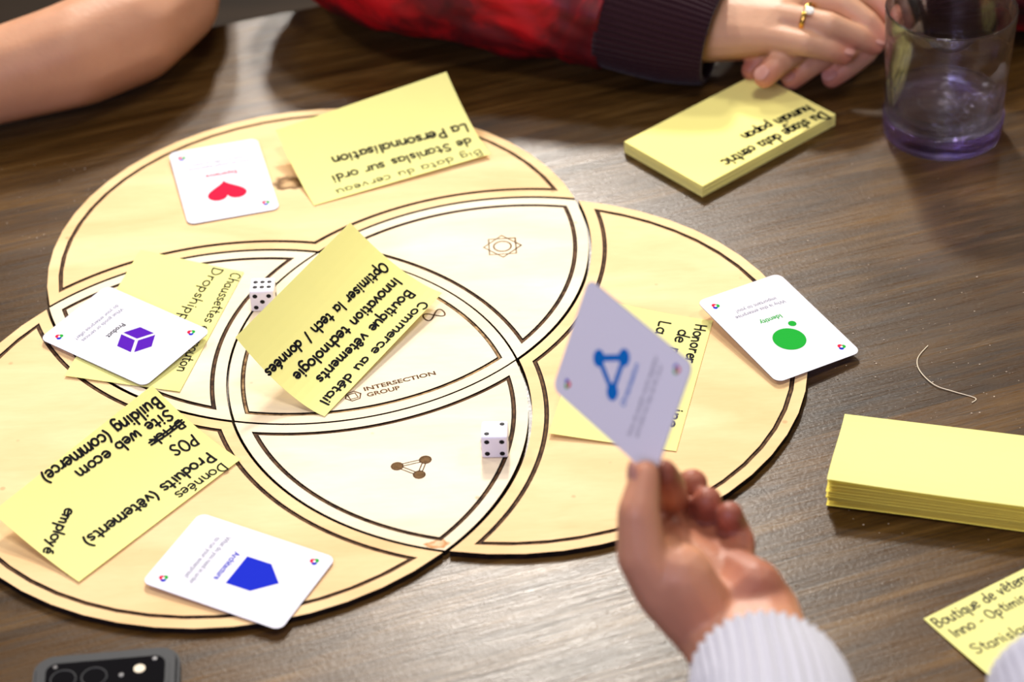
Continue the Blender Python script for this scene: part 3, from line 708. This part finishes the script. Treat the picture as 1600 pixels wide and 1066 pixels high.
die((.0822 + .0006, -.1175 + DS / 2, TOP), -.055, {'top': 2, 'front': 4, 'right': 1, 'left': 6, 'back': 3}, 'white die with black pips by the triangle mark, showing two on top')
die((-.0585, .0357 + DS / 2, TOP), -.03, {'top': 6, 'front': 5, 'right': 3, 'left': 4, 'back': 2}, 'white die with black pips half behind the centre note, showing six on top')

# ------------------------------------------------------------------ pads of notes
def pad_upper():
    root = empty('sticky_note_pad', (0, 0, 0)); tag(root, 'thick yellow sticky note pad with handwriting beside the folded hands', 'note pad', 'pads of yellow notes')
    T0 = V((0.22594, 0.1445, 0.0092)); ux = V((0.77628, 0.63039, 0.0)); ux.normalize(); uy = V((ux.y, -ux.x, 0))
    if uy.y < 0: uy = -uy
    h = .0090
    def at(a, b, z): p = T0 + ux * a + uy * b; p.z = z; return p
    n = 26
    for i in range(n):                                   # the block, in slightly uneven layers
        rnd = random.Random(i); z0 = .0002 + h * i / n; z1 = .0002 + h * (i + .93) / n
        e = [rnd.uniform(-.00018, .00018) for _ in range(4)]
        q = [(e[0], e[1]), (NL + e[2], e[1]), (NL + e[2], NW + e[3]), (e[0], NW + e[3])]
        vs = [at(a, b, z0) for a, b in q] + [at(a, b, z1) for a, b in q]
        pyd('paper_layer', vs, [(3, 2, 1, 0), (4, 5, 6, 7), (0, 1, 5, 4), (1, 2, 6, 5), (2, 3, 7, 6), (3, 0, 4, 7)], M['pad'], root)
    zt = h + .00025
    lines = [('Du stage data centric', (0.12217, 0.00658), (0.02967, 0.01084), 5.4, 1.8), ('humain papan', (0.12101, 0.01934), (0.06123, 0.02428), 5.0, 1.8)]
    def f(a, b, off=0): return at(a, b, zt + off * .4)
    for k, (txt, p0, p1, xh, wt) in enumerate(lines):
        st, w = write(txt, k + 5); L = math.hypot(p1[0] - p0[0], p1[1] - p0[1]); cx, sx_ = (p1[0] - p0[0]) / L, (p1[1] - p0[1]) / L
        # text reads from the far right towards the near left, so up runs across the pad
        vs, fs = ribbon([[(x * L / w, (y - .5) * xh * mm) for x, y in s_] for s_ in st], wt * mm, lambda x, y: f(p0[0] + cx * x - sx_ * y, p0[1] + sx_ * x + cx * y, .0002))
        pyd('handwriting', vs, fs, M['ink'], root)
pad_upper()
def pad_right():
    root = empty('sticky_note_pad', (0, 0, 0)); tag(root, 'blank yellow sticky note pad with fanned sheets at the right edge of the table', 'note pad', 'pads of yellow notes')
    B0 = V((.2863, -.0971, 0)); ux = V((.0988, -.0275, 0)).normalized(); uy = V((ux.y, -ux.x, 0))
    if uy.y > 0: uy = -uy
    ZF = (.0018, .0046, .0062, .0078, .0096, .0114, .0132, .0152, .0172, .0194)
    n = 10
    for i in range(n):
        s_ = i / (n - 1)
        zb = .0003 + .0072 * s_; zf = ZF[i]
        rnd = random.Random(i + 40); jx = rnd.uniform(-.0006, .0006) + (.0012 * math.sin(i * 2.1) * (1 - s_)); jy = rnd.uniform(-.0006, .0006) - .0012 * (1 - s_)
        def f(a, b, off=0, zb=zb, zf=zf, jx=jx, jy=jy):
            v = b / NW
            p = B0 + ux * (a + jx * v - .0018 * math.sin(PI * v) * 0) + uy * (b * (1 - .03 * s_) + jy * v)
            bend = v * v * (3 - 2 * v)
            p.z = zb + (zf - zb) * bend * (1 - .18 * a / NL) + off + .0004 * math.sin(a * 38 + i) * v
            return p
        sheet(f, 'paper_sheet', M['yellow'] if i == n - 1 else M['gap_shade_paper'], root, .00016, 12, 12)
    # the glued block at the far edge
    bm = bmesh.new()
    vs = [B0 + ux * 0 + uy * 0, B0 + ux * NL, B0 + ux * NL + uy * .016, B0 + uy * .016]
    pyd('glued_block', [V((p.x, p.y, .0002)) for p in vs] + [V((p.x, p.y, .0069)) for p in vs], [(3, 2, 1, 0), (4, 5, 6, 7), (0, 1, 5, 4), (1, 2, 6, 5), (2, 3, 7, 6), (3, 0, 4, 7)], M['pad'], root)
pad_right()

# ------------------------------------------------------------------ glass of water
g = empty('drinking_glass', (.3958, .2115, 0)); tag(g, 'clear tumbler with a thick violet base and a little water by the folded hands', 'glass')
outer = [(0, .0002), (.0355, .0002), (.0385, .0018), (.0392, .006), (.0400, .020), (.0413, .05), (.0428, .080), (.0436, .0955), (.0431, .0972), (.0422, .0968)]
inner = [(.0416, .095), (.0408, .080), (.0393, .05), (.0379, .026), (.0360, .0195), (.030, .0165), (.015, .0155), (0, .0153)]
obj('tumbler', lathe(outer + inner, 96), M['glass'], g, True)
wl = .030
obj('water', lathe([(0, .01525), (.015, .01545), (.030, .01645), (.03605, .01945), (.03795, .026), (.0381, wl), (.0376, wl - .0004), (0, wl - .0005)], 96), M['water'], g, True)
bs = obj('violet_base', lathe([(.0394, .0012), (.0400, .0040), (.0411, .0165), (.0408, .0172), (.0401, .0168), (.0393, .0060), (.0388, .0020), (.0394, .0012)], 72), M['violet'], g, True)
tag(bs, 'violet tinted band round the glass bottom')

# ------------------------------------------------------------------ phone
ph = empty('smartphone', (-.1248, -.2655, .0002), math.radians(3.0)); tag(ph, 'black smartphone lying face down with its camera bar toward the board', 'phone')
PW, PL_ = .0765, .155
pts = rrect(PW, PL_, .0115, 8)
bm = bmesh.new(); fv = [bm.verts.new((x, y - PL_ / 2, 0)) for x, y in pts]; fc = bm.faces.new(fv)
ex = bmesh.ops.extrude_face_region(bm, geom=[fc]); bmesh.ops.translate(bm, vec=(0, 0, .0105), verts=[v for v in ex['geom'] if isinstance(v, bmesh.types.BMVert)])
bmesh.ops.recalc_face_normals(bm, faces=bm.faces)
bmesh.ops.bevel(bm, geom=[e for e in bm.edges if abs(e.verts[0].co.z - e.verts[1].co.z) < 1e-6], offset=.0022, segments=3, affect='EDGES')
obj('phone_case', bm, M['phone'], ph)
bw, bh = .062, .0235
o = prism('camera_frame', [(x, y - .0208) for x, y in rrect(bw + .004, bh + .004, .0075)], .0104, .0112, M['phone'], ph)
o = prism('camera_bar', [(x, y - .0208) for x, y in rrect(bw, bh, .0060)], .0106, .0118, M['lensglass'], ph)
def ring(name, x, y, r, h, m, parent, rim=None):
    prism(name, disc2(x, y, r, 28), .0117, h, m, parent)
    if rim: 
        bm = lathe([(r, .0117), (r + .0007, .0117), (r + .0007, h + .0002), (r, h + .0002), (r, .0117)], 28)
        q = obj('lens_rim', bm, rim, parent, True); q.location = (x, y, 0)
for x in (-.0215, -.0055): ring('camera_lens', x, -.0215, .0062, .0122, M['lensglass'], ph, M['phone'])
ring('small_lens', .0085, -.0215, .0013, .0121, M['steel'], ph)
ring('flash', .0178, -.0180, .0030, .0121, M['flash'], ph)
for x, y in ((.0255, -.0115), (-.0262, -.0118)): prism('corner_glint', disc2(x, y, .0012, 12), .0117, .0121, M['steel'], ph)  # small steel discs stand in for glints on the camera bar

# ------------------------------------------------------------------ a thread and crumbs
def curve_tube(name, pts, r, m):
    cu = bpy.data.curves.new(name, 'CURVE'); cu.dimensions = '3D'; cu.bevel_depth = r; cu.bevel_resolution = 2; cu.resolution_u = 6
    sp = cu.splines.new('POLY'); q = smoothpts(pts, 6); sp.points.add(len(q) - 1)
    for a, b in zip(sp.points, q): a.co = (*b, 1)
    o = bpy.data.objects.new(name, cu); COL.objects.link(o); dg = bpy.context.evaluated_depsgraph_get()
    me = bpy.data.meshes.new_from_object(o.evaluated_get(dg)); bpy.data.objects.remove(o); return link(name, me, m, None, True)
o = curve_tube('thread', [(.3467, -.0272, .0004), (.3386, -.0392, .0006), (.3377, -.0517, .0009), (.3441, -.0658, .0008), (.3543, -.0727, .0005), (.3659, -.0797, .0004), (.3632, -.0838, .0004)], .00028, M['hair'])
tag(o, 'thin pale curled thread lying on the table above the fanned pad', 'thread')
bm = bmesh.new(); rnd = random.Random(3)
def crumb(x, y, r):
    n0 = len(bm.verts)
    bmesh.ops.create_icosphere(bm, subdivisions=1, radius=r, matrix=Matrix.Translation((x, y, r * .5)) @ Matrix.Diagonal((1, rnd.uniform(.5, 1), .6, 1)))
for k in range(420):
    if k < 250: x, y = rnd.gauss(.31, .06), rnd.gauss(-.07, .075)
    elif k < 340: x, y = rnd.gauss(-.2, .05), rnd.gauss(.15, .07)
    else: x, y = rnd.uniform(.2, .45), rnd.uniform(-.28, .2)
    if any(math.hypot(x - cx, y - cy) < R0 + .002 for cx, cy in CEN): continue
    if V((x - .33, y + .14)).length < .0 : continue
    crumb(x, y, rnd.choice((.00024, .0003, .0003, .0004, .00055)))
tag(obj('crumbs', bm, M['crumb']), 'tiny pale crumbs scattered over the bare table beside the board', 'crumbs', kind='stuff')

# ------------------------------------------------------------------ person with the card (hand, wrist, white sleeve)
H = {k: V(v) for k, v in DATA['hand'].items()}
def nail(parent, c, n, up, w=.0058, l=.0070, m='nail'):
    n = V(n).normalized(); up = (V(up) - n * V(up).dot(n)).normalized(); x = up.cross(n)
    bm = bmesh.new(); bmesh.ops.create_uvsphere(bm, u_segments=16, v_segments=10, radius=1)
    mt = Matrix((x, up, n)).transposed().to_4x4() @ Matrix.Diagonal((w, l, .0014, 1)); mt.translation = V(c)
    bmesh.ops.transform(bm, matrix=mt, verts=bm.verts)
    return obj('fingernail', bm, M[m], parent, True)
hulls = []
hulls += chain((H['tip_t'], .0072), (H['ip_t'], .0102), (H['mcp_t'], .0125), (H['cmc_t'], .0165))
hulls += chain((H['tip_i'], .0070), (H['dip_i'], .0082), (H['pip_i'], .0095), (H['mcp_i'], .0115))
hulls += chain((H['tip_m'], .0082), (H['dip_m'], .0088), (H['pip_m'], .0098), (H['mcp_m'], .0115))
hulls += chain((H['tip_r'], .0078), (H['dip_r'], .0084), (H['pip_r'], .0092), (H['mcp_r'], .0108))
hulls += chain((H['tip_p'], .0070), (H['dip_p'], .0075), (H['pip_p'], .0083), (H['mcp_p'], .0098))
hulls += [[(H['mcp_i'], .0115), (H['mcp_m'], .0115), (H['wr'], .016), (H['wu'], .016)],
          [(H['mcp_m'], .0115), (H['mcp_r'], .0108), (H['mcp_p'], .0098), (H['wu'], .016), (H['wr'], .015)],
          [(H['mcp_i'], .0100), (H['cmc_t'], .0150), (H['wr'], .016)],
          [(H['cmc_t'], .0165), (H['thenar'], .0165), (H['wr'], .018)],
          [(H['mcp_p'], .0098), (H['mcp_r'], .0100), (H['hypo'], .0140), (H['wu'], .0165), (H['wr'], .0150)],
          [(H['wr'], .0185), (H['wu'], .0170), (H['far'], .0165), (H['fau'], .0165)],
          [(H['far'], .0165), (H['fau'], .0165), (H['fbr'], .019), (H['fbu'], .019)]]
p1 = body('person', hulls, M['skin3'], [H['tip_m'], H['tip_r'], H['tip_p'], H['tip_i'], H['dip_m'], H['dip_r'], H['dip_p'], H['pip_m'], H['pip_r'], H['pip_p'], H['mcp_r'], H['mcp_p'], H['mcp_m'], H['mcp_i'], H['hypo'], H['mcp_p'].lerp(H['hypo'], .5), H['mcp_m'].lerp(H['wu'], .35)], .0012, 12, .018)  # mask covers the red fingertips and the painted palm shade
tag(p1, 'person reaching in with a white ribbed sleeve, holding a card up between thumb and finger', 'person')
cdir = V(DATA['cam'][0]) - H['tip_t']; cdir.normalize()
side = V(DATA['cam'][1][0][0:1] + DATA['cam'][1][1][0:1] + DATA['cam'][1][2][0:1])
tup = (H['tip_t'] - H['ip_t']).normalized()
nail(p1, H['tip_t'] + (-side * .0062 + cdir * .0022), (-side * .92 + cdir * .4), tup, .0052, .0068)
def rib(nr, amp): return lambda t, a, p: amp * abs(math.sin(a * nr / 2)) + .0012 * math.sin(t * 9 + a * 2)
rings = tube_path([H['c0'], H['c1'], H['c2'], H['c3']], [.0325, .0345, .038, .042], n=180, rfun=rib(40, .0032), seg=8)
inner_r = [[c + (p - c) * .90 for p in rings[0]] for c in [sum(rings[0], V((0, 0, 0))) / len(rings[0])]]
deep = [[c + (p - c) * .86 + (rings[2][0] - rings[0][0]) for p in rings[0]] for c in [sum(rings[0], V((0, 0, 0))) / len(rings[0])]]
vs, fs = loft(deep + inner_r + rings, True)
tag(pyd('sweater_sleeve', vs, fs, M['wool'], p1, True), 'white ribbed knit sleeve')
S2 = [V((0.3347, -0.3989, 0.0999)), V((0.3469, -0.4519, 0.0962)), V((0.3595, -0.5427, 0.109))]
vs, fs = loft(tube_path(S2, [.030, .045, .052], n=120, rfun=rib(36, .0016), seg=8), True)
tag(pyd('sweater_sleeve', vs, fs, M['wool'], p1, True), 'white ribbed knit sleeve')

# ------------------------------------------------------------------ person with folded hands in a red jacket
D = {k: V(v) for k, v in DATA['duo'].items()}
hu = []
for q, r in (('p', (.0072, .0080, .0090, .0112)), ('r', (.0076, .0086, .0097, .0118)), ('m', (.0078, .0088, .0099, .0118)), ('i', (.0078, .0088, .0099, .0115))):
    hu += chain((D['tip_' + q], r[0]), (D['dip_' + q], r[1]), (D['pip_' + q], r[2]), (D['mcp_' + q], r[3]))
hu += [[(D['mcp_p'], .0112), (D['mcp_r'], .0118), (D['mcp_m'], .0118), (D['mcp_i'], .0115), (D['wr'], .019), (D['wr2'], .019)],
       [(D['mcp_p'], .0112), (D['side'], .0135), (D['wr'], .019)],
       [(D['wr'], .017), (D['wr2'], .018), (D['palm'], .015), (D['mcp_m'], .0115)], [(D['palm'], .015), (D['thumb_b'], .0125)], [(D['thumb_b'], .0125), (D['thumb_t'], .0095)],
       [(D['wr'], .019), (D['wr2'], .019), (D['s1'], .024)], [(D['s1'], .024), (D['s4'], .032)], [(D['s4'], .032), (D['s7'], .042)]]
for q, r in (('a', (.0072, .0080, .0092)), ('b', (.0082, .0088, .0098)), ('c', (.0080, .0088, .0098)), ('d', (.0076, .0084, .0094))):
    hu += chain((D[q + '_tip'], r[0]), (D[q + '_dip'], r[1]), (D[q + '_pip'], r[2]), (D[q + '_mcp'], .0112))
hu += [[(D['a_mcp'], .0112), (D['b_mcp'], .0112), (D['c_mcp'], .0112), (D['d_mcp'], .0112), (D['lw'], .018), (D['lw2'], .016)],
       [(D['lw'], .018), (D['lw2'], .016), (D['r1'], .024)], [(D['r1'], .024), (D['r3'], .034)], [(D['r3'], .034), (D['r4'], .042)]]
tips = [D[q + '_tip'] for q in 'abcd'] + [D['tip_' + q] for q in 'prmi'] 
p2 = body('person', hu, M['skin'], tips, .0013, 6, .013)
tag(p2, 'person in a red jacket with folded hands resting by the glass', 'person')
def up_nail(tip, dip, r, w=.0055, l=.0062):
    d = (tip - dip).normalized(); n = V((0, 0, 1)) - d * d.z; n.normalize()
    n = (n * .8 + V((0, -.35, .2))).normalized()
    nail(p2, tip + n * (r - .0010) , n, d, w, l)
for q, r in (('p', .0072), ('r', .0076)): up_nail(D['tip_' + q], D['dip_' + q], r)
for q, r in (('b', .0082), ('c', .0080), ('d', .0076)): up_nail(D[q + '_tip'], D[q + '_dip'], r)
# gold ring with a pale stone
ax = (D['ringd'] - D['ringp']).normalized(); c = D['ringp'].lerp(D['ringd'], .15)
bm = bmesh.new(); RM, rm = .0112, .0013; ux = ax.cross(V((0, 0, 1))).normalized(); uz = ux.cross(ax).normalized()
grid = [[bm.verts.new(c + (ux * math.cos(a) + uz * math.sin(a)) * (RM + rm * math.cos(b)) + ax * (rm * 1.5 * math.sin(b))) for b in [k * 2 * PI / 10 for k in range(10)]] for a in [k * 2 * PI / 48 for k in range(48)]]
for i in range(48):
    for j in range(10): bm.faces.new((grid[i][j], grid[(i + 1) % 48][j], grid[(i + 1) % 48][(j + 1) % 10], grid[i][(j + 1) % 10]))
bmesh.ops.recalc_face_normals(bm, faces=bm.faces)
rg = tag(obj('finger_ring', bm, M['gold'], p2, True), 'gold ring with a pale oval stone')
bm = bmesh.new(); bmesh.ops.create_uvsphere(bm, u_segments=18, v_segments=10, radius=1)
gn = (uz * .85 - V((0, 1, 0)) * .5).normalized()
mt = Matrix((ax, gn.cross(ax).normalized(), gn)).transposed().to_4x4() @ Matrix.Diagonal((.0036, .0030, .0020, 1)); mt.translation = c + gn * (RM + .0012)
bmesh.ops.transform(bm, matrix=mt, verts=bm.verts); obj('stone', bm, M['gem'], rg, True)
bm = bmesh.new(); bmesh.ops.create_uvsphere(bm, u_segments=12, v_segments=8, radius=.0014, matrix=Matrix.Translation(c + gn * (RM + .0004) - ax * .0042 - V((0, .001, .001)))); obj('stone', bm, M['steel'], rg, True)
# left sleeve: red satin with folds, dark ribbed cuff
def folds(t, a, p):
    return .0055 * noise.noise(V((p.x * 22, a * 1.5, 1.7))) + .0035 * noise.noise(V((p.x * 60 + math.sin(a) * 2, a * 3, 5.1)))
vs, fs = loft(tube_path([D['s2'], D['s3'], D['s4'], D['s5'], D['s6'], D['s7']], [.0425, .0455, .048, .051, .055, .060], n=96, rfun=folds, seg=14), True)
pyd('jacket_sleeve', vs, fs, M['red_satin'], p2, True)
def cuff(path, rad, name):
    r_ = tube_path(path, rad, n=216, rfun=lambda t, a, p: .0009 * math.sin(a * 54) + .0010 * math.sin(a * 3 + t * 4), seg=8)
    c_ = sum(r_[0], V((0, 0, 0))) / len(r_[0])
    rin = [[c_ + (p - c_) * .84 + (r_[1][0] - r_[0][0]) * 2 for p in r_[0]], [c_ + (p - c_) * .93 for p in r_[0]]]
    vs, fs = loft(rin + r_, True)
    return pyd(name, vs, fs, M['maroon'], p2, True)
cuff([D['s0'], D['s1'], D['s2'].lerp(D['s3'], .06)], [.0335, .0385, .0418], 'knit_cuff')
vs, fs = loft(tube_path([D['r2'], D['r3'], D['r4']], [.043, .050, .058], n=96, rfun=folds, seg=14), True)
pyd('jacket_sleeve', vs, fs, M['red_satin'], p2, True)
cuff([D['r0'], D['r1'], D['r2'].lerp(D['r3'], .1)], [.032, .038, .042], 'knit_cuff')
# black bracelet with two steel beads
ax = (D['lw'] - D['c_mcp']).normalized(); c = D['br']
ux = ax.cross(V((0, 0, 1))).normalized(); uz = ux.cross(ax).normalized()
R_ = [[c + ax * dx + (ux * math.cos(a) * 1.25 + uz * math.sin(a)) * (rr) for a in [k * 2 * PI / 40 for k in range(40)]] for dx, rr in ((-.007, .0195), (-.0075, .0225), (.0075, .0235), (.007, .0200))]
vs, fs = loft(R_ + [R_[0]], False)
bl = tag(pyd('bracelet', vs, fs, M['black_leather'], p2, True), 'black bracelet with small steel beads')
for k, da in enumerate((-.45, -.72)):
    d = ux * math.cos(da) * 1.25 + uz * math.sin(da)
    d = (V(DATA['cam'][0]) - c).normalized(); 
    bm = bmesh.new(); bmesh.ops.create_uvsphere(bm, u_segments=14, v_segments=8, radius=.0017, matrix=Matrix.Translation(c + ux * (.004 if k else 0) + d * .0225 + ax * (.0035 * k) - uz * .004)); obj('bead', bm, M['steel'], bl, True)

# ------------------------------------------------------------------ person with the bare forearm
hb = [[(D['e0'], .030), (D['e1'], .034)]] + chain((D['e1'], .036), (D['e2'], .0395), (D['e3'], .0385), (D['e4'], .034), (D['e5'], .027)) + chain((D['e0'], .034), (D['u1'], .042), (D['u2'], .050))
p3 = body('person', hb, M['skin2'], [], .0025, 45)
tag(p3, 'person leaning a bare forearm on the table at the upper left', 'person')
